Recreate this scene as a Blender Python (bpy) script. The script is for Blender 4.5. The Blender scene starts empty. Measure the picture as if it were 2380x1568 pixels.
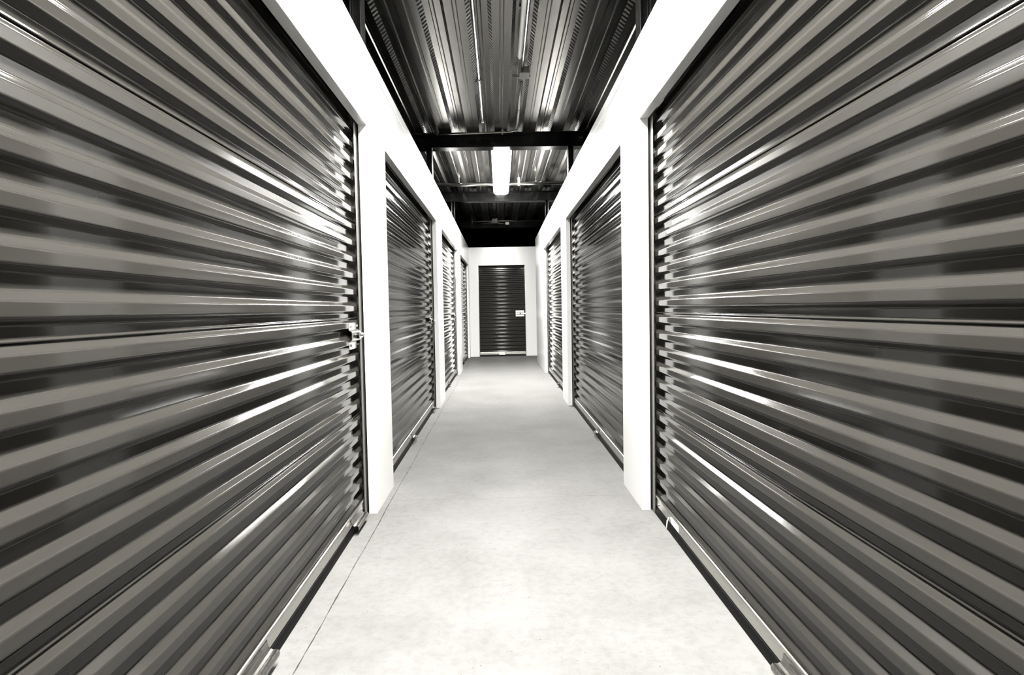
import bpy, bmesh, math, random
from mathutils import Matrix, Vector

sc = bpy.context.scene
COL = sc.collection
R = math.radians
random.seed(7)

# ------------------------------------------------------------------ camera
F_PX, W_PX = 1440.0, 2380.0
PITCH, YAW, ROLL, EYE = 0.0475, 0.0190, -0.0179, 1.1313
cam_d = bpy.data.cameras.new('camera')
cam_d.sensor_fit = 'HORIZONTAL'
cam_d.sensor_width = 36.0
cam_d.lens = 36.0 * F_PX / W_PX
cam_d.clip_start, cam_d.clip_end = 0.02, 100
cam = bpy.data.objects.new('camera', cam_d)
COL.objects.link(cam)


def cam_dir(x, d, z):
    cp, sp, cy, sy = math.cos(PITCH), math.sin(PITCH), math.cos(YAW), math.sin(YAW)
    y = d * cp + z * sp
    zz = -d * sp + z * cp
    return Vector((x * cy + y * sy, -x * sy + y * cy, zz))


cr, sr = math.cos(ROLL), math.sin(ROLL)
ax, az, ay = cam_dir(cr, 0, sr), -cam_dir(0, 1, 0), cam_dir(-sr, 0, cr)
cam.matrix_world = Matrix(((ax.x, ay.x, az.x, 0), (ax.y, ay.y, az.y, 0), (ax.z, ay.z, az.z, EYE), (0, 0, 0, 1)))
sc.camera = cam

# ------------------------------------------------------------------ world, exposure
world = bpy.data.worlds.new('world')
sc.world = world
world.use_nodes = True
world.node_tree.nodes['Background'].inputs[0].default_value = (0, 0, 0, 1)
world.node_tree.nodes['Background'].inputs[1].default_value = 0.0
vs = sc.view_settings
vs.view_transform = 'Standard'
vs.look = 'None'
vs.gamma = 1.0
vs.use_curve_mapping = False
vs.exposure = 2.3
LAMP = 125.0                      # strength of the fluorescent diffusers

# ------------------------------------------------------------------ materials


def new_mat(name):
    m = bpy.data.materials.new(name)
    m.use_nodes = True
    nt = m.node_tree
    return m, nt, nt.nodes['Principled BSDF']


def nd(nt, kind, **kw):
    n = nt.nodes.new(kind)
    for k, v in kw.items():
        if k in n.inputs.keys():
            n.inputs[k].default_value = v
        else:
            setattr(n, k, v)
    return n


def mat(name, col, rough=0.4, metal=0.0, ior=1.45, spec=0.5, noise=0.0, scale=(1, 1, 1), nscale=8.0, rnoise=0.0, bump=0.0, bscale=200.0):
    m, nt, b = new_mat(name)
    b.inputs['Base Color'].default_value = (*col, 1)
    b.inputs['Roughness'].default_value = rough
    b.inputs['Metallic'].default_value = metal
    b.inputs['IOR'].default_value = ior
    b.inputs['Specular IOR Level'].default_value = spec
    L = nt.links
    if noise or rnoise or bump:
        tc = nd(nt, 'ShaderNodeTexCoord')
        mp = nd(nt, 'ShaderNodeMapping')
        mp.inputs['Scale'].default_value = scale
        L.new(tc.outputs['Object'], mp.inputs['Vector'])
        nz = nd(nt, 'ShaderNodeTexNoise', Scale=nscale, Detail=6.0, Roughness=0.6)
        L.new(mp.outputs['Vector'], nz.inputs['Vector'])
        if noise:
            rp = nd(nt, 'ShaderNodeValToRGB')
            rp.color_ramp.elements[0].position = 0.3
            rp.color_ramp.elements[1].position = 0.7
            rp.color_ramp.elements[0].color = (*[c * (1 - noise) for c in col], 1)
            rp.color_ramp.elements[1].color = (*[min(1, c * (1 + noise)) for c in col], 1)
            L.new(nz.outputs['Fac'], rp.inputs['Fac'])
            L.new(rp.outputs['Color'], b.inputs['Base Color'])
        if rnoise:
            mr = nd(nt, 'ShaderNodeMapRange')
            mr.inputs['To Min'].default_value = max(0.02, rough - rnoise)
            mr.inputs['To Max'].default_value = rough + rnoise
            L.new(nz.outputs['Fac'], mr.inputs['Value'])
            L.new(mr.outputs['Result'], b.inputs['Roughness'])
        if bump:
            n2 = nd(nt, 'ShaderNodeTexNoise', Scale=bscale, Detail=3.0)
            L.new(tc.outputs['Object'], n2.inputs['Vector'])
            bp = nd(nt, 'ShaderNodeBump', Strength=bump, Distance=0.002)
            L.new(n2.outputs['Fac'], bp.inputs['Height'])
            L.new(bp.outputs['Normal'], b.inputs['Normal'])
    return m


M = {}
M['white'] = mat('white_painted_steel', (0.41, 0.41, 0.403), 0.24, rnoise=0.04, nscale=2.0)
M['curtain'] = mat('dark_painted_steel', (0.0122, 0.0116, 0.0104), 0.085, ior=1.22, noise=0.05, scale=(0.6, 6, 6), nscale=12, rnoise=0.015)
M['steel'] = mat('galvanised_steel', (0.42, 0.413, 0.39), 0.28, metal=1.0, noise=0.12, nscale=30, rnoise=0.06)
M['bar'] = mat('mill_aluminium', (0.42, 0.412, 0.385), 0.30, metal=1.0, noise=0.10, scale=(0.4, 8, 8), nscale=20, rnoise=0.08)
M['track'] = mat('dull_galvanised_track', (0.17, 0.166, 0.155), 0.34, metal=1.0, rnoise=0.05, nscale=10)
M['tread'] = mat('pressed_steel_tread', (0.20, 0.195, 0.183), 0.24, metal=1.0, noise=0.15, nscale=40, rnoise=0.05)
M['rubber'] = mat('black_rubber', (0.0008, 0.0008, 0.0008), 0.5, ior=1.15)
M['black'] = mat('black_plastic', (0.001, 0.001, 0.001), 0.25, ior=1.25)
M['beam'] = mat('black_primed_steel', (0.0015, 0.0015, 0.0015), 0.2, ior=1.25, rnoise=0.03, nscale=14)
M['pipe'] = mat('dark_pipe_steel', (0.20, 0.195, 0.185), 0.28, metal=1.0, noise=0.15, nscale=20)
M['conduit'] = mat('zinc_conduit', (0.22, 0.216, 0.205), 0.25, metal=1.0, noise=0.1, nscale=25)
M['deck'] = mat('galvanised_deck', (0.23, 0.225, 0.212), 0.24, metal=1.0, noise=0.03, scale=(1, 0.3, 1), nscale=4)
M['housing'] = mat('white_enamel', (0.6, 0.6, 0.585), 0.35)
M['sticker'] = mat('white_paper', (0.42, 0.41, 0.395), 0.6)

# deck webs: pressed chevron embossments
m, nt, b = new_mat('embossed_deck_web')
b.inputs['Base Color'].default_value = (0.07, 0.068, 0.064, 1)
b.inputs['Metallic'].default_value = 1.0
b.inputs['Roughness'].default_value = 0.3
tc = nd(nt, 'ShaderNodeTexCoord')
mp = nd(nt, 'ShaderNodeMapping')
mp.inputs['Scale'].default_value = (1, 1, 1.2)
mp.inputs['Rotation'].default_value = (R(38), 0, 0)
nt.links.new(tc.outputs['Object'], mp.inputs['Vector'])
wv = nd(nt, 'ShaderNodeTexWave', wave_type='BANDS', bands_direction='Y', wave_profile='SIN', Scale=7.0, Distortion=1.0)
wv.inputs['Detail Scale'].default_value = 3.0
nt.links.new(mp.outputs['Vector'], wv.inputs['Vector'])
bp = nd(nt, 'ShaderNodeBump', Strength=1.0, Distance=0.012)
nt.links.new(wv.outputs['Fac'], bp.inputs['Height'])
nt.links.new(bp.outputs['Normal'], b.inputs['Normal'])
M['web'] = m

# diffuser: gives off the light
m, nt, b = new_mat('fluorescent_diffuser')
b.inputs['Base Color'].default_value = (0.9, 0.9, 0.88, 1)
b.inputs['Emission Color'].default_value = (1.0, 0.985, 0.95, 1)
b.inputs['Emission Strength'].default_value = LAMP
M['diffuser'] = m

# polished concrete with mottling, specks, a ragged saw cut and a cross joint
m, nt, b = new_mat('polished_concrete')
L = nt.links
tc = nd(nt, 'ShaderNodeTexCoord')
sep = nd(nt, 'ShaderNodeSeparateXYZ')
L.new(tc.outputs['Object'], sep.inputs[0])
mp = nd(nt, 'ShaderNodeMapping')
mp.inputs['Scale'].default_value = (1.0, 1.0, 1.0)
L.new(tc.outputs['Object'], mp.inputs['Vector'])
n1 = nd(nt, 'ShaderNodeTexNoise', Scale=2.1, Detail=8.0, Roughness=0.65)
n2 = nd(nt, 'ShaderNodeTexNoise', Scale=26.0, Detail=5.0, Roughness=0.7)
n3 = nd(nt, 'ShaderNodeTexNoise', Scale=90.0, Detail=2.0, Roughness=0.5)
for n in (n1, n2, n3):
    L.new(mp.outputs['Vector'], n.inputs['Vector'])
r1 = nd(nt, 'ShaderNodeValToRGB')
r1.color_ramp.elements[0].position, r1.color_ramp.elements[1].position = 0.28, 0.68
r1.color_ramp.elements[0].color = (0.061, 0.0605, 0.0588, 1)
r1.color_ramp.elements[1].color = (0.082, 0.0817, 0.0796, 1)
L.new(n1.outputs['Fac'], r1.inputs['Fac'])
r2 = nd(nt, 'ShaderNodeValToRGB')
r2.color_ramp.elements[0].position, r2.color_ramp.elements[1].position = 0.25, 0.55
r2.color_ramp.elements[0].color = (0.80, 0.79, 0.77, 1)
r2.color_ramp.elements[1].color = (1, 1, 1, 1)
L.new(n2.outputs['Fac'], r2.inputs['Fac'])
mx = nd(nt, 'ShaderNodeMixRGB', blend_type='MULTIPLY')
mx.inputs[0].default_value = 0.8
L.new(r1.outputs[0], mx.inputs[1])
L.new(r2.outputs[0], mx.inputs[2])
r3 = nd(nt, 'ShaderNodeValToRGB')        # dark specks
r3.color_ramp.elements[0].position, r3.color_ramp.elements[1].position = 0.24, 0.29
r3.color_ramp.elements[0].color = (0.35, 0.33, 0.30, 1)
r3.color_ramp.elements[1].color = (1, 1, 1, 1)
L.new(n3.outputs['Fac'], r3.inputs['Fac'])
mx2 = nd(nt, 'ShaderNodeMixRGB', blend_type='MULTIPLY')
mx2.inputs[0].default_value = 1.0
L.new(mx.outputs[0], mx2.inputs[1])
L.new(r3.outputs[0], mx2.inputs[2])
last = mx2


def joint(axis, pos, width, wob, thr, dark, lo=None, hi=None):
    """a dark line across the slab at axis = pos, ragged along its run"""
    global last
    wn = nd(nt, 'ShaderNodeTexNoise', Scale=0.7, Detail=7.0, Roughness=0.55)
    L.new(tc.outputs['Object'], wn.inputs['Vector'])
    s1 = nd(nt, 'ShaderNodeMath', operation='MULTIPLY_ADD')
    L.new(wn.outputs['Fac'], s1.inputs[0])
    s1.inputs[1].default_value = wob
    s1.inputs[2].default_value = -pos - wob * 0.5
    s2 = nd(nt, 'ShaderNodeMath', operation='ADD')
    L.new(sep.outputs[axis], s2.inputs[0])
    L.new(s1.outputs[0], s2.inputs[1])
    s3 = nd(nt, 'ShaderNodeMath', operation='ABSOLUTE')
    L.new(s2.outputs[0], s3.inputs[0])
    gn = nd(nt, 'ShaderNodeTexNoise', Scale=11.0, Detail=4.0)
    L.new(tc.outputs['Object'], gn.inputs['Vector'])
    g2 = nd(nt, 'ShaderNodeMapRange')
    g2.inputs['From Min'].default_value, g2.inputs['From Max'].default_value = thr, thr + 0.3
    g2.inputs['To Min'].default_value, g2.inputs['To Max'].default_value = width * 0.35, width
    L.new(gn.outputs['Fac'], g2.inputs['Value'])
    lt = nd(nt, 'ShaderNodeMath', operation='LESS_THAN')
    L.new(s3.outputs[0], lt.inputs[0])
    L.new(g2.outputs[0], lt.inputs[1])
    fac = lt
    for lim, op in ((lo, 'GREATER_THAN'), (hi, 'LESS_THAN')):
        if lim is not None:
            c = nd(nt, 'ShaderNodeMath', operation=op)
            L.new(sep.outputs[1 - axis], c.inputs[0])
            c.inputs[1].default_value = lim
            p = nd(nt, 'ShaderNodeMath', operation='MULTIPLY')
            L.new(fac.outputs[0], p.inputs[0])
            L.new(c.outputs[0], p.inputs[1])
            fac = p
    k = nd(nt, 'ShaderNodeMixRGB', blend_type='MIX')
    L.new(fac.outputs[0], k.inputs[0])
    L.new(last.outputs[0], k.inputs[1])
    k.inputs[2].default_value = (*dark, 1)
    last = k


joint(0, -0.668, 0.0034, 0.035, 0.42, (0.018, 0.017, 0.015))
joint(1, 3.655, 0.0028, 0.010, 0.50, (0.038, 0.037, 0.035), lo=-0.66)
L.new(last.outputs[0], b.inputs['Base Color'])
mr = nd(nt, 'ShaderNodeMapRange')
mr.inputs['To Min'].default_value, mr.inputs['To Max'].default_value = 0.28, 0.40
L.new(n1.outputs['Fac'], mr.inputs['Value'])
L.new(mr.outputs[0], b.inputs['Roughness'])
b.inputs['IOR'].default_value = 1.022
bpn = nd(nt, 'ShaderNodeBump', Strength=0.08, Distance=0.002)
L.new(n2.outputs['Fac'], bpn.inputs['Height'])
L.new(bpn.outputs[0], b.inputs['Normal'])
M['concrete'] = m

# ------------------------------------------------------------------ mesh helpers


def obj(name, bm, m, parent=None, smooth=False, bevel=0.0, loc=None, rot=0.0):
    bmesh.ops.recalc_face_normals(bm, faces=bm.faces)
    me = bpy.data.meshes.new(name)
    bm.to_mesh(me)
    bm.free()
    for mm in (m if isinstance(m, (list, tuple)) else [m]):
        me.materials.append(M[mm])
    if smooth:
        for p in me.polygons:
            p.use_smooth = True
    o = bpy.data.objects.new(name, me)
    COL.objects.link(o)
    if parent:
        o.parent = parent
    if loc:
        o.location = loc
    o.rotation_euler.z = rot
    if bevel:
        md = o.modifiers.new('bevel', 'BEVEL')
        md.width = bevel
        md.segments = 2
        md.limit_method = 'ANGLE'
        md.angle_limit = R(40)
    return o


def tag(o, label=None, cat=None, group=None, kind=None):
    for k, v in (('label', label), ('category', cat), ('group', group), ('kind', kind)):
        if v:
            o[k] = v
    return o


def empty(name, loc, rot=0.0):
    o = bpy.data.objects.new(name, None)
    COL.objects.link(o)
    o.empty_display_size = 0.1
    o.location = loc
    o.rotation_euler.z = rot
    return o


def box(bm, x0, x1, y0, y1, z0, z1):
    v = [bm.verts.new((x, y, z)) for z in (z0, z1) for y in (y0, y1) for x in (x0, x1)]
    for f in ((0, 2, 3, 1), (4, 5, 7, 6), (0, 1, 5, 4), (2, 6, 7, 3), (0, 4, 6, 2), (1, 3, 7, 5)):
        bm.faces.new([v[i] for i in f])


def tube(bm, pts, r, seg=14, caps=True):
    """a round bar swept along a list of points; r may be a list"""
    pts = [Vector(p) for p in pts]
    rs = r if isinstance(r, (list, tuple)) else [r] * len(pts)
    rings = []
    ref = None
    for i, p in enumerate(pts):
        a = pts[max(i - 1, 0)]
        c = pts[min(i + 1, len(pts) - 1)]
        d = (c - a).normalized()
        if ref is None:
            ref = Vector((0, 0, 1)) if abs(d.z) < 0.9 else Vector((1, 0, 0))
        u = d.cross(ref).normalized()
        w = u.cross(d).normalized()
        ref = w
        rings.append([bm.verts.new(p + (u * math.cos(t) + w * math.sin(t)) * rs[i]) for t in [2 * math.pi * k / seg for k in range(seg)]])
    for a, c in zip(rings, rings[1:]):
        for k in range(seg):
            bm.faces.new((a[k], a[(k + 1) % seg], c[(k + 1) % seg], c[k]))
    if caps:
        bm.faces.new(list(reversed(rings[0])))
        bm.faces.new(rings[-1])


def extrude(bm, poly, axis, a, c, closed=True, mats=None):
    """sweep a 2D polyline along axis ('x' or 'y') from a to c; poly gives the two other coordinates"""
    def P(p, t):
        return (t, p[0], p[1]) if axis == 'x' else (p[0], t, p[1])
    A = [bm.verts.new(P(p, a)) for p in poly]
    B = [bm.verts.new(P(p, c)) for p in poly]
    n = len(poly)
    for i in range(n if closed else n - 1):
        f = bm.faces.new((A[i], A[(i + 1) % n], B[(i + 1) % n], B[i]))
        if mats:
            f.material_index = mats[i]
    if closed:
        bm.faces.new(A)
        bm.faces.new(list(reversed(B)))


def fillet(poly, r, seg=5, eps=0.0004):
    """round the inner corners of an open polyline"""
    out = [poly[0]]
    for i in range(1, len(poly) - 1):
        a, p, c = Vector(poly[i - 1]), Vector(poly[i]), Vector(poly[i + 1])
        d1, d2 = (a - p), (c - p)
        rr = min(r, 0.45 * d1.length, 0.45 * d2.length)
        d1.normalize()
        d2.normalize()
        if d1.angle(-d2) < 0.05:
            out.append(tuple(p))
            continue
        s, e = p + d1 * rr, p + d2 * rr
        out.append(tuple(s + d1 * eps))
        for k in range(seg + 1):
            t = k / seg
            out.append(tuple(s * (1 - t) ** 2 + p * 2 * t * (1 - t) + e * t * t))
        out.append(tuple(e + d2 * eps))
    out.append(poly[-1])
    return out


def wall_grid(xb, zb, holes, y0, y1):
    """a wall slab between y0 and y1 with rectangular openings; xb, zb are the breaks, holes are (x0, x1, z0, z1)"""
    bm = bmesh.new()
    nx, nz = len(xb) - 1, len(zb) - 1

    def solid(i, j):
        if not (0 <= i < nx and 0 <= j < nz):
            return False
        cx, cz = (xb[i] + xb[i + 1]) / 2, (zb[j] + zb[j + 1]) / 2
        return not any(h[0] < cx < h[1] and h[2] < cz < h[3] for h in holes)
    cache = {}

    def V(x, y, z):
        k = (round(x, 5), round(y, 5), round(z, 5))
        if k not in cache:
            cache[k] = bm.verts.new(k)
        return cache[k]
    for i in range(nx):
        for j in range(nz):
            if not solid(i, j):
                continue
            a, c, e, g = xb[i], xb[i + 1], zb[j], zb[j + 1]
            bm.faces.new((V(a, y0, e), V(c, y0, e), V(c, y0, g), V(a, y0, g)))
            bm.faces.new((V(a, y1, e), V(a, y1, g), V(c, y1, g), V(c, y1, e)))
            if not solid(i - 1, j):
                bm.faces.new((V(a, y0, e), V(a, y0, g), V(a, y1, g), V(a, y1, e)))
            if not solid(i + 1, j):
                bm.faces.new((V(c, y0, e), V(c, y1, e), V(c, y1, g), V(c, y0, g)))
            if not solid(i, j - 1):
                bm.faces.new((V(a, y0, e), V(a, y1, e), V(c, y1, e), V(c, y0, e)))
            if not solid(i, j + 1):
                bm.faces.new((V(a, y0, g), V(c, y0, g), V(c, y1, g), V(a, y1, g)))
    return bm


# ------------------------------------------------------------------ the setting
XL, XLD = -0.7007, -0.748        # face and back of the wall on one side
XR, XRD = 0.7674, 0.8153         # and on the other
HOPEN, HWALL = 2.134, 2.5546
YBACK = 14.572
YREAR = -2.4
ZDECK = 3.24
LEFT = [(0.37, 3.416), (3.942, 7.082), (7.748, 10.706), (11.399, 14.260)]
RIGHT = [(0.33, 3.364), (3.878, 7.056), (7.662, 10.678)]
BACK = (-0.491, 0.611)

bm = bmesh.new()
box(bm, -3.0, 4.0, YREAR, YBACK + 0.05, -0.12, 0.0)
tag(obj('floor', bm, 'concrete'), 'polished grey concrete floor of the storage corridor', 'floor', kind='structure')


def side_wall(name, spans, x_face, x_back, yend, label):
    ys = sorted({YREAR, yend, *[t for s in spans for t in s]})
    bm = wall_grid(ys, [0, HOPEN, HWALL], [(s[0], s[1], 0, HOPEN) for s in spans], 0, 1)
    for v in bm.verts:
        y, t, z = v.co
        v.co = (x_face + (x_back - x_face) * t, y, z)
    return tag(obj(name, bm, 'white', bevel=0.0025), label, 'wall', kind='structure')


side_wall('wall_left', LEFT, XL, XLD, YBACK, 'white steel panel wall framing the four roll-up doors whose latches show')
side_wall('wall_right', RIGHT, XR, XRD, 12.984, 'white steel panel wall framing three roll-up doors and ending at a side passage')
bm = wall_grid([XLD, BACK[0], BACK[1], 3.6], [0, HOPEN, HWALL], [(BACK[0], BACK[1], 0, HOPEN)], YBACK, YBACK + 0.047)
tag(obj('wall_back', bm, 'white', bevel=0.0025), 'white end wall around the single narrow roll-up door', 'wall', kind='structure')
bm = bmesh.new()
box(bm, XRD, 3.6, 12.934, 12.984, 0, HWALL)
tag(obj('wall_passage', bm, 'white'), 'white wall turning into the side passage before the end wall', 'wall', kind='structure')
bm = bmesh.new()
box(bm, XLD, XRD, YREAR - 0.05, YREAR, 0, HWALL)
tag(obj('wall_rear', bm, 'white'), 'white wall closing the corridor behind the viewpoint', 'wall', kind='structure')

# thin cap channel along the top of each wall, and the upright panel joints beside the pillars
bm = bmesh.new()
box(bm, XL, XL + 0.003, YREAR, YBACK - 0.01, HWALL - 0.062, HWALL + 0.004)
tag(obj('trim_1', bm, 'white', bevel=0.001), 'thin white cap channel along the wall top over the latched doors', 'trim', kind='structure')
bm = bmesh.new()
box(bm, XR - 0.003, XR, YREAR, 12.984, HWALL - 0.062, HWALL + 0.004)
tag(obj('trim_2', bm, 'white', bevel=0.001), 'thin white cap channel along the wall top over the door with the sticker', 'trim', kind='structure')
bm = bmesh.new()
box(bm, XL + 0.004, XR + 0.5, YBACK - 0.004, YBACK, HWALL - 0.030, HWALL + 0.004)
tag(obj('trim_3', bm, 'white', bevel=0.001), 'thin white cap channel along the top of the end wall', 'trim', kind='structure')

# composite steel deck: pans, embossed webs and centre stiffeners, running along the corridor
P, X0 = 0.333, 0.055
prof, mats = [], []
k0, k1 = -9, 9
for k in range(k0, k1 + 1):
    c = X0 + P * k
    seq = [(-0.075, 0, 0), (-0.018, 0, 0), (-0.009, 0.010, 0), (0.009, 0.010, 0), (0.018, 0, 0), (0.075, 0, 1),
           (0.103, 0.052, 0), (0.1485, 0.052, 0), (0.1575, 0.042, 0), (0.1755, 0.042, 0), (0.1845, 0.052, 0), (0.230, 0.052, 1)]
    for dx, dz, mi in seq:
        prof.append((c + dx, ZDECK + dz))
        mats.append(mi)
bm = bmesh.new()
extrude(bm, prof, 'y', YREAR, 15.3, closed=False, mats=mats)
tag(obj('ceiling', bm, ['deck', 'web']), 'ribbed galvanised steel ceiling deck above the corridor', 'ceiling', kind='structure')

BEAMS = [3.70, 7.525, 11.285, 15.04]
BLAB = ['black steel beam crossing above the nearest pillars', 'black steel beam crossing just before the lit ceiling lamp',
        'black steel beam crossing just past the lit ceiling lamp', 'black steel beam above the end wall']
for y, lab in zip(BEAMS, BLAB):
    bm = bmesh.new()
    y1, t, w = y + 0.18, 0.011, 0.008
    zb, zt, c = 3.062, ZDECK, y + 0.09
    poly = [(y, zb), (y1, zb), (y1, zb + t), (c + w / 2, zb + t), (c + w / 2, zt - t), (y1, zt - t), (y1, zt), (y, zt), (y, zt - t),
            (c - w / 2, zt - t), (c - w / 2, zb + t), (y, zb + t)]
    extrude(bm, poly, 'x', -2.6, 2.7)
    tag(obj('ceiling_beam', bm, 'beam', bevel=0.003), lab, 'beam', kind='structure')
for y, n in zip(BEAMS[:3], ('the nearest', 'the second', 'the third')):
    for x, s, side in ((-0.777, -1, 'latched'), (0.857, 1, 'stickered')):
        bm = bmesh.new()
        x1, t, ya, yb, ym = x + 0.066 * s, 0.008 * s, y + 0.01, y + 0.13, y + 0.07
        H = [(x, ya), (x + t, ya), (x + t, ym - 0.004), (x1 - t, ym - 0.004), (x1 - t, ya), (x1, ya), (x1, yb), (x1 - t, yb), (x1 - t, ym + 0.004),
             (x + t, ym + 0.004), (x + t, yb), (x, yb)]
        A = [bm.verts.new((p[0], p[1], 0)) for p in H]
        B = [bm.verts.new((p[0], p[1], 3.062)) for p in H]
        for i in range(12):
            bm.faces.new((A[i], A[(i + 1) % 12], B[(i + 1) % 12], B[i]))
        bm.faces.new(A)
        bm.faces.new(B)
        tag(obj('steel_post', bm, 'beam', bevel=0.002), 'dark steel post rising behind %s pillar on the side of the %s door' % (n, side), 'post', kind='structure')

# ------------------------------------------------------------------ roll-up doors
PITCH_C = 0.0873


def curtain_profile(top=2.07, seams=(-12, -6, 0, 6)):
    """corrugated curtain seen from its end: (out, z), out = 0 at the back of the wall"""
    v, c = -0.0412, -0.0245           # valley and crest planes
    pts = [(c - 0.004, 0.086), (c - 0.004, 0.108)]
    k = -11
    while True:
        zc = 1.10 + PITCH_C * k
        if zc > 2.55:
            break
        if k in seams:               # interlocked sheet joint: a rolled bead in the valley
            pts += [(v + 0.0035, zc - 0.0172), (v + 0.0030, zc - 0.0145), (v + 0.0002, zc - 0.0138), (v + 0.0010, zc - 0.0125), (v + 0.0055, zc - 0.0116),
                    (v + 0.0060, zc - 0.0080), (v + 0.0022, zc - 0.0055), (v, zc - 0.0035), (v, zc + 0.0168)]
        else:
            pts += [(v, zc - 0.0125), (v, zc + 0.0168)]
        pts += [(c, zc + 0.0298), (c, zc + 0.0573)]
        k += 1
    pts = fillet(pts, 0.0036)
    rad = 0.26
    out = []
    for o, z in pts:                 # over the opening the curtain winds back on to its drum
        if z > top:
            th = (z - top) / rad
            rr = rad + (o - c)
            out.append((c - rad + rr * math.cos(th), top + rr * math.sin(th)))
        else:
            out.append((o, z))
    return out


PROF = curtain_profile()


STUDS = {}


def stud(name, m, parent, x, y, z):
    if (name, m) not in STUDS:
        bm = bmesh.new()
        tube(bm, [(0, -0.001, 0), (0, 0.0025, 0), (0, 0.0045, 0), (0, 0.0052, 0)], [0.0066, 0.0066, 0.0045, 0.002], 12)
        o = obj(name, bm, m, parent, smooth=True)
        STUDS[(name, m)] = o
    else:
        o = STUDS[(name, m)].copy()
        COL.objects.link(o)
        o.parent = parent
    o.location = (x, y, z)
    return o


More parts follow.
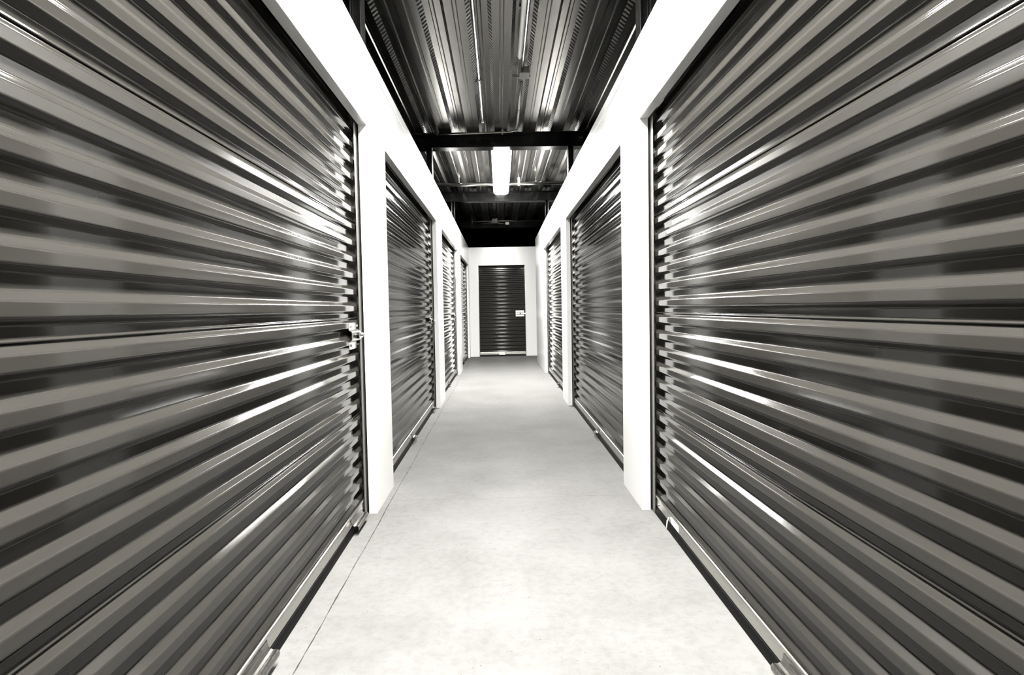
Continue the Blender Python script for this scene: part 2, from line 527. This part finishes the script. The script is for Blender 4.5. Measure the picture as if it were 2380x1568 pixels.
def roll_door(loc, rot, w, label, handles, latch=True, sticker=False, guide_w=0.052):
    """local x runs to the viewer's left along the wall, y out into the corridor, z up"""
    root = empty('roll_up_shutter', loc, rot)
    tag(root, label, 'roll-up door', 'dark corrugated roll-up doors')
    h = w / 2
    bm = bmesh.new()
    extrude(bm, PROF, 'x', -h - 0.028, h + 0.028, closed=False)
    obj('curtain', bm, 'curtain', root, smooth=True)
    # bottom bar: extruded angle with a rolled upper lip
    bm = bmesh.new()
    bar = [(-0.040, 0.040), (-0.022, 0.040), (-0.0195, 0.043), (-0.0195, 0.086), (-0.0165, 0.0885), (-0.0155, 0.093), (-0.0175, 0.0975), (-0.0225, 0.099),
           (-0.0265, 0.0965), (-0.0275, 0.092), (-0.030, 0.088), (-0.040, 0.088)]
    extrude(bm, bar, 'x', -h - 0.02, h + 0.02)
    bar_o = obj('bottom_bar', bm, 'bar', root)
    for x in (-h + 0.10, h - 0.10):
        stud('bolt', 'bar', bar_o, x, -0.0195, 0.062)
    # black rubber weather strip under the bar
    bm = bmesh.new()
    seal = [(-0.036, 0.041), (-0.026, 0.041), (-0.019, 0.034), (-0.012, 0.018), (-0.010, 0.002), (-0.014, 0.0004), (-0.036, 0.0004)]
    extrude(bm, seal, 'x', -h - 0.005, h + 0.005)
    obj('bottom_seal', bm, 'rubber', root)
    # guides: a channel at each jamb whose lip covers the curtain edge
    for s in (-1, 1):
        bm = bmesh.new()
        poly = [(-0.0085, 0), (-0.0085, guide_w - 0.006), (-0.0100, guide_w - 0.001), (-0.0125, guide_w), (-0.0150, guide_w - 0.002), (-0.0150, guide_w - 0.005),
                (-0.0115, guide_w - 0.007), (-0.0115, -0.036), (-0.066, -0.036), (-0.066, 0.03), (-0.0685, 0.03), (-0.0685, -0.039), (-0.0085, -0.039)]
        A = [bm.verts.new((s * (h - q), o, 0.001)) for o, q in poly]
        B = [bm.verts.new((s * (h - q), o, 2.20)) for o, q in poly]
        n = len(poly)
        for i in range(n):
            bm.faces.new((A[i], A[(i + 1) % n], B[(i + 1) % n], B[i]))
        bm.faces.new(A)
        bm.faces.new(B)
        obj('guide_track', bm, 'track', root)
    # pull handles: a bent lift tread standing out from the bottom bar
    for hx, hw in handles:
        bm = bmesh.new()
        sh = [(-0.0185, 0.086), (-0.0165, 0.083), (-0.0155, 0.072), (-0.0125, 0.062), (-0.006, 0.055), (0.002, 0.052), (0.010, 0.053), (0.016, 0.053), (0.0205, 0.049), (0.0225, 0.041), (0.0210, 0.032)]
        t = 0.0022
        back = []
        for i, p in enumerate(sh):
            a = Vector(sh[max(i - 1, 0)])
            c = Vector(sh[min(i + 1, len(sh) - 1)])
            d = (c - a).normalized()
            back.append((p[0] + d.y * t * -1, p[1] + d.x * t))
        poly = sh + [(q[0], q[1]) for q in reversed([(p[0] - (b[0] - p[0]), p[1] - (b[1] - p[1])) for p, b in zip(sh, back)])]
        extrude(bm, poly, 'x', hx - hw / 2, hx + hw / 2)
        obj('pull_handle', bm, 'tread', bar_o)
    if latch:                        # slide latch with a lock cylinder at the viewer's right-hand edge
        x0, x1 = -h + 0.035, -h + 0.235
        bm = bmesh.new()
        poly = [(-0.0262, 0.934), (-0.0242, 0.932), (-0.0242, 0.968), (-0.0100, 0.977), (-0.0080, 0.981), (-0.0080, 1.021), (-0.0100, 1.025),
                (-0.0242, 1.034), (-0.0242, 1.069), (-0.0262, 1.067), (-0.0262, 1.033), (-0.0125, 1.022), (-0.0105, 1.019), (-0.0105, 0.983), (-0.0125, 0.980), (-0.0262, 0.969)]
        extrude(bm, poly, 'x', x0, x1)
        lo = obj('latch', bm, 'steel', root)
        bm = bmesh.new()
        cx, cz = x0 + 0.095, 1.001
        tube(bm, [(cx, -0.009, cz), (cx, 0.004, cz), (cx, 0.006, cz)], [0.0165, 0.0165, 0.014], 24)
        ly = obj('lock_cylinder', bm, 'black', lo, bevel=0.001)
        tag(ly, 'black round lock cylinder')
        bm = bmesh.new()
        box(bm, x0 - 0.030, x0 + 0.055, -0.0072, -0.0022, 0.986, 1.014)
        sb = obj('slide_bolt', bm, 'bar', lo, bevel=0.0008)
        bm = bmesh.new()
        tube(bm, [(x0 + 0.035, -0.003, 1.004), (x0 + 0.035, 0.014, 1.004), (x0 + 0.035, 0.018, 1.004)], [0.0085, 0.0085, 0.006], 14)
        obj('slide_knob', bm, 'bar', lo, smooth=True)
        for rx in (x0 + 0.018, x0 + 0.165):
            for rz in (0.951, 1.051):
                stud('rivet', 'steel', lo, rx, -0.0245, rz)
        bm = bmesh.new()
        box(bm, x0 + 0.140, x0 + 0.180, -0.0081, -0.0072, 0.994, 1.006)
        obj('slot', bm, 'black', lo)
    if sticker:                      # paper label on the bar and a loose end of string beside it
        x0 = -h + sticker[0]
        bm = bmesh.new()
        box(bm, x0, x0 + 0.125, -0.0195, -0.0188, 0.044, 0.084)
        tag(obj('paper_sticker', bm, 'sticker', root), 'white paper sticker on the bottom bar')
        bm = bmesh.new()
        xs = x0 + sticker[1]
        tube(bm, [(xs, -0.0165, 0.064), (xs + 0.004, -0.010, 0.045), (xs + 0.002, -0.0065, 0.024), (xs - 0.004, -0.004, 0.008)], [0.0025, 0.0035, 0.003, 0.0015], 8)
        tag(obj('string', bm, 'sticker', root, smooth=True), 'loose white string hanging off the bottom bar')
    return root


LL = ['largest dark roll-up door with slide latch, black lock cylinder and two pull handles',
      'dark roll-up door between the first and second pillars, slide latch showing on its far edge',
      'dark roll-up door between the second and third pillars on the latched side',
      'sliver of dark roll-up door by the end wall, past the third pillar']
LH = [[(0.04, 0.20), (-1.29, 0.22)], [(0.25, 0.10), (-1.30, 0.10)], [(0.20, 0.09), (-1.28, 0.09)], [(0.1, 0.09), (-1.2, 0.09)]]
for (a, c), lab, hs in zip(LEFT, LL, LH):
    roll_door((XLD, (a + c) / 2, 0), R(-90), c - a, lab, hs)
RL = ['large dark roll-up door with a white paper sticker on its bottom bar',
      'dark roll-up door next along from the stickered one, one pull handle at its foot',
      'narrow-looking bright striped roll-up door beside the side passage opening']
RH = [[(-0.16, 0.22)], [(-0.18, 0.10)], [(-0.45, 0.10)]]
for i, ((a, c), lab, hs) in enumerate(zip(RIGHT, RL, RH)):
    # the sticker sits near the far jamb, at local +x
    roll_door((XRD, (a + c) / 2, 0), R(90), c - a, lab, hs, sticker=(c - a - 0.465, 0.160) if i == 0 else False)
roll_door(((BACK[0] + BACK[1]) / 2, YBACK + 0.047, 0), R(180), BACK[1] - BACK[0],
          'narrow dark roll-up door facing down the corridor in the end wall, bright latch plate', [(0.02, 0.13)], guide_w=0.012)

# ------------------------------------------------------------------ ceiling lamps
def strip_lamp(y0, y1, label):
    xc, zb = 0.060, 3.045
    root = empty('ceiling_lamp', (xc, (y0 + y1) / 2, zb))
    tag(root, label, 'lamp', 'fluorescent ceiling lamps')
    L2 = (y1 - y0) / 2
    bm = bmesh.new()
    extrude(bm, [(-0.128, 0.058), (0.128, 0.058), (0.128, 0.066), (0.080, 0.072), (0.080, 0.105), (0.065, 0.115), (-0.065, 0.115), (-0.080, 0.105), (-0.080, 0.072), (-0.128, 0.066)],
            'y', -L2, L2)
    obj('housing', bm, 'housing', root, bevel=0.002)
    bm = bmesh.new()
    extrude(bm, fillet([(-0.122, 0.0575), (-0.122, 0.028), (-0.085, 0.0), (0.085, 0.0), (0.122, 0.028), (0.122, 0.0575)], 0.02), 'y', -L2 + 0.004, L2 - 0.004)
    obj('diffuser', bm, 'diffuser', root)
    for s in (-1, 1):
        bm = bmesh.new()
        tube(bm, [(0, s * L2 * 0.7, 0.114), (0, s * L2 * 0.7, 0.196)], 0.008, 10)
        obj('hanger_rod', bm, 'conduit', root, smooth=True)
    return root


strip_lamp(7.72, 10.56, 'lit fluorescent strip lamp between two black beams')
strip_lamp(0.20, 3.04, 'lit fluorescent strip lamp above the nearest pair of doors, overhead of the viewpoint')

# ------------------------------------------------------------------ conduits, pipes and fittings under the deck


def arc(c, r, a0, a1, n, z):
    return [(c[0] + r * math.cos(a0 + (a1 - a0) * i / n), c[1] + r * math.sin(a0 + (a1 - a0) * i / n), z) for i in range(n + 1)]


# conduit that runs along the deck and bends away along the first visible beam
root = empty('bent_conduit', (0.24, 5.80, 3.20))
tag(root, 'thin bright conduit along the ceiling bending to follow the black beam', 'conduit')
bm = bmesh.new()
pts = [(0.240, 5.80, 3.205), (0.240, 6.4, 3.205)] + arc((0.240 - 0.14, 7.28), 0.14, 0, math.pi / 2, 8, 3.205) + [(-0.35, 7.425, 3.196), (-1.15, 7.43, 3.190)]
tube(bm, [Vector(p) - Vector((0.24, 5.80, 3.20)) for p in pts], 0.0115, 12)
obj('tube', bm, 'conduit', root, smooth=True)
for x in (-0.70, 0.07):
    bm = bmesh.new()
    box(bm, x - 0.012 - 0.24, x + 0.012 - 0.24, 1.612, 1.648, -0.024, 0.036)
    obj('strap', bm, 'conduit', root)
bm = bmesh.new()
tube(bm, [(0, 0.78, 0.005), (0, 0.84, 0.005)], 0.016, 12)
obj('coupling', bm, 'conduit', root, smooth=True)

root = empty('straight_conduit', (-0.150, 4.0, 3.20))
tag(root, 'bright straight conduit fixed along the ceiling over the corridor middle', 'conduit')
bm = bmesh.new()
tube(bm, [(0.004, -4.2, 0.006), (0, 3.37, 0.006)], 0.0165, 12)
obj('tube', bm, 'conduit', root, smooth=True)
for y in (1.72, 2.98):
    bm = bmesh.new()
    tube(bm, [(0, y - 0.04, 0.006), (0, y + 0.04, 0.006)], 0.0215, 12)
    obj('coupling', bm, 'conduit', root, smooth=True)
    bm = bmesh.new()
    box(bm, -0.035, 0.035, y + 0.10, y + 0.125, 0.020, 0.044)
    obj('strap', bm, 'conduit', root)

root = empty('junction_box', (0.255, 5.52, 3.16))
tag(root, 'pale square junction box under the ceiling with conduit stubs', 'junction box')
bm = bmesh.new()
box(bm, -0.038, 0.038, -0.07, 0.07, 0.0, 0.055)
obj('box', bm, 'conduit', root, bevel=0.003)
bm = bmesh.new()
box(bm, -0.042, 0.042, -0.074, 0.074, -0.004, 0.0)
obj('cover', bm, 'conduit', root, bevel=0.001)
bm = bmesh.new()
tube(bm, [(-0.018, -5.8, 0.042), (-0.018, -0.07, 0.042)], 0.0125, 12)
obj('conduit_stub', bm, 'conduit', root, smooth=True)
bm = bmesh.new()
box(bm, -0.10, 0.06, 0.175, 0.215, 0.050, 0.080)
obj('bracket', bm, 'conduit', root)

root = empty('short_conduit', (0.205, 2.0, 3.19))
tag(root, 'bright thicker pipe ending in mid ceiling beside the junction box', 'conduit')
bm = bmesh.new()
tube(bm, [(0, -2.2, 0.01), (0, 3.20, 0.01), (0, 3.235, 0.01)], [0.019, 0.019, 0.012], 14)
obj('tube', bm, 'housing', root, smooth=True)
bm = bmesh.new()
box(bm, -0.03, 0.03, 2.4, 2.43, 0.026, 0.050)
obj('strap', bm, 'conduit', root)

# sprinkler main crossing above the lamp, with a drop
root = empty('sprinkler_pipe', (0.0, 10.03, 3.10))
tag(root, 'dark pipe crossing the corridor above the lit lamp, with a bright pendant head', 'pipe')
bm = bmesh.new()
tube(bm, [(-2.2, 0.12, 0.025), (2.2, 0.12, 0.060)], 0.030, 18)
obj('tube', bm, 'pipe', root, smooth=True)
for x in (-0.62, 0.62):
    bm = bmesh.new()
    tube(bm, [(x, 0.12, 0.07), (x, 0.12, 0.15)], 0.006, 8)
    obj('hanger_rod', bm, 'conduit', root)
    bm = bmesh.new()
    box(bm, x - 0.015, x + 0.015, 0.083, 0.157, 0.065, 0.085)
    obj('hanger_clamp', bm, 'conduit', root)

root = empty('pendant_sensor', (0.331, 9.60, 3.0))
tag(root, 'small bright capsule hanging on a thin rod beside the lit lamp', 'sensor')
bm = bmesh.new()
tube(bm, [(0, 0, 0.13), (0, 0, 0.29)], 0.004, 8)
obj('rod', bm, 'beam', root, smooth=True)
bm = bmesh.new()
tube(bm, [(0, 0, 0.0), (0, 0, 0.008), (0, 0, 0.10), (0, 0, 0.118), (0, 0, 0.134)], [0.008, 0.014, 0.017, 0.020, 0.006], 16)
obj('capsule', bm, 'housing', root, smooth=True)

# the far pipe with its couplings and box, high before the end wall
root = empty('far_pipe', (0.0, 14.10, 3.10))
tag(root, 'thin bright pipe crossing high before the end wall, with fittings', 'pipe')
bm = bmesh.new()
tube(bm, [(-1.9, 0, -0.004), (1.9, 0, 0.006)], 0.016, 14)
obj('tube', bm, 'conduit', root, smooth=True)
for x in (-0.587, 0.393):
    bm = bmesh.new()
    tube(bm, [(x - 0.02, 0, 0), (x + 0.02, 0, 0)], 0.026, 12)
    obj('coupling', bm, 'conduit', root, smooth=True)
    bm = bmesh.new()
    tube(bm, [(x, 0, -0.055), (x, 0, 0.14)], 0.011, 10)
    obj('hanger_rod', bm, 'conduit', root, smooth=True)
bm = bmesh.new()
box(bm, -0.14, -0.015, -0.05, 0.03, -0.035, 0.045)
obj('junction_cover', bm, 'conduit', root, bevel=0.004)
bm = bmesh.new()
tube(bm, [(-0.50, -0.03, -0.052), (-0.15, -0.03, -0.046), (-0.02, -0.03, -0.045), (0.10, -0.03, -0.066), (0.16, -0.03, -0.070)], 0.008, 10)
obj('branch_tube', bm, 'conduit', root, smooth=True)
bm = bmesh.new()
box(bm, 0.16, 0.25, -0.05, 0.01, -0.09, -0.03)
obj('switch_box', bm, 'pipe', root, bevel=0.004)
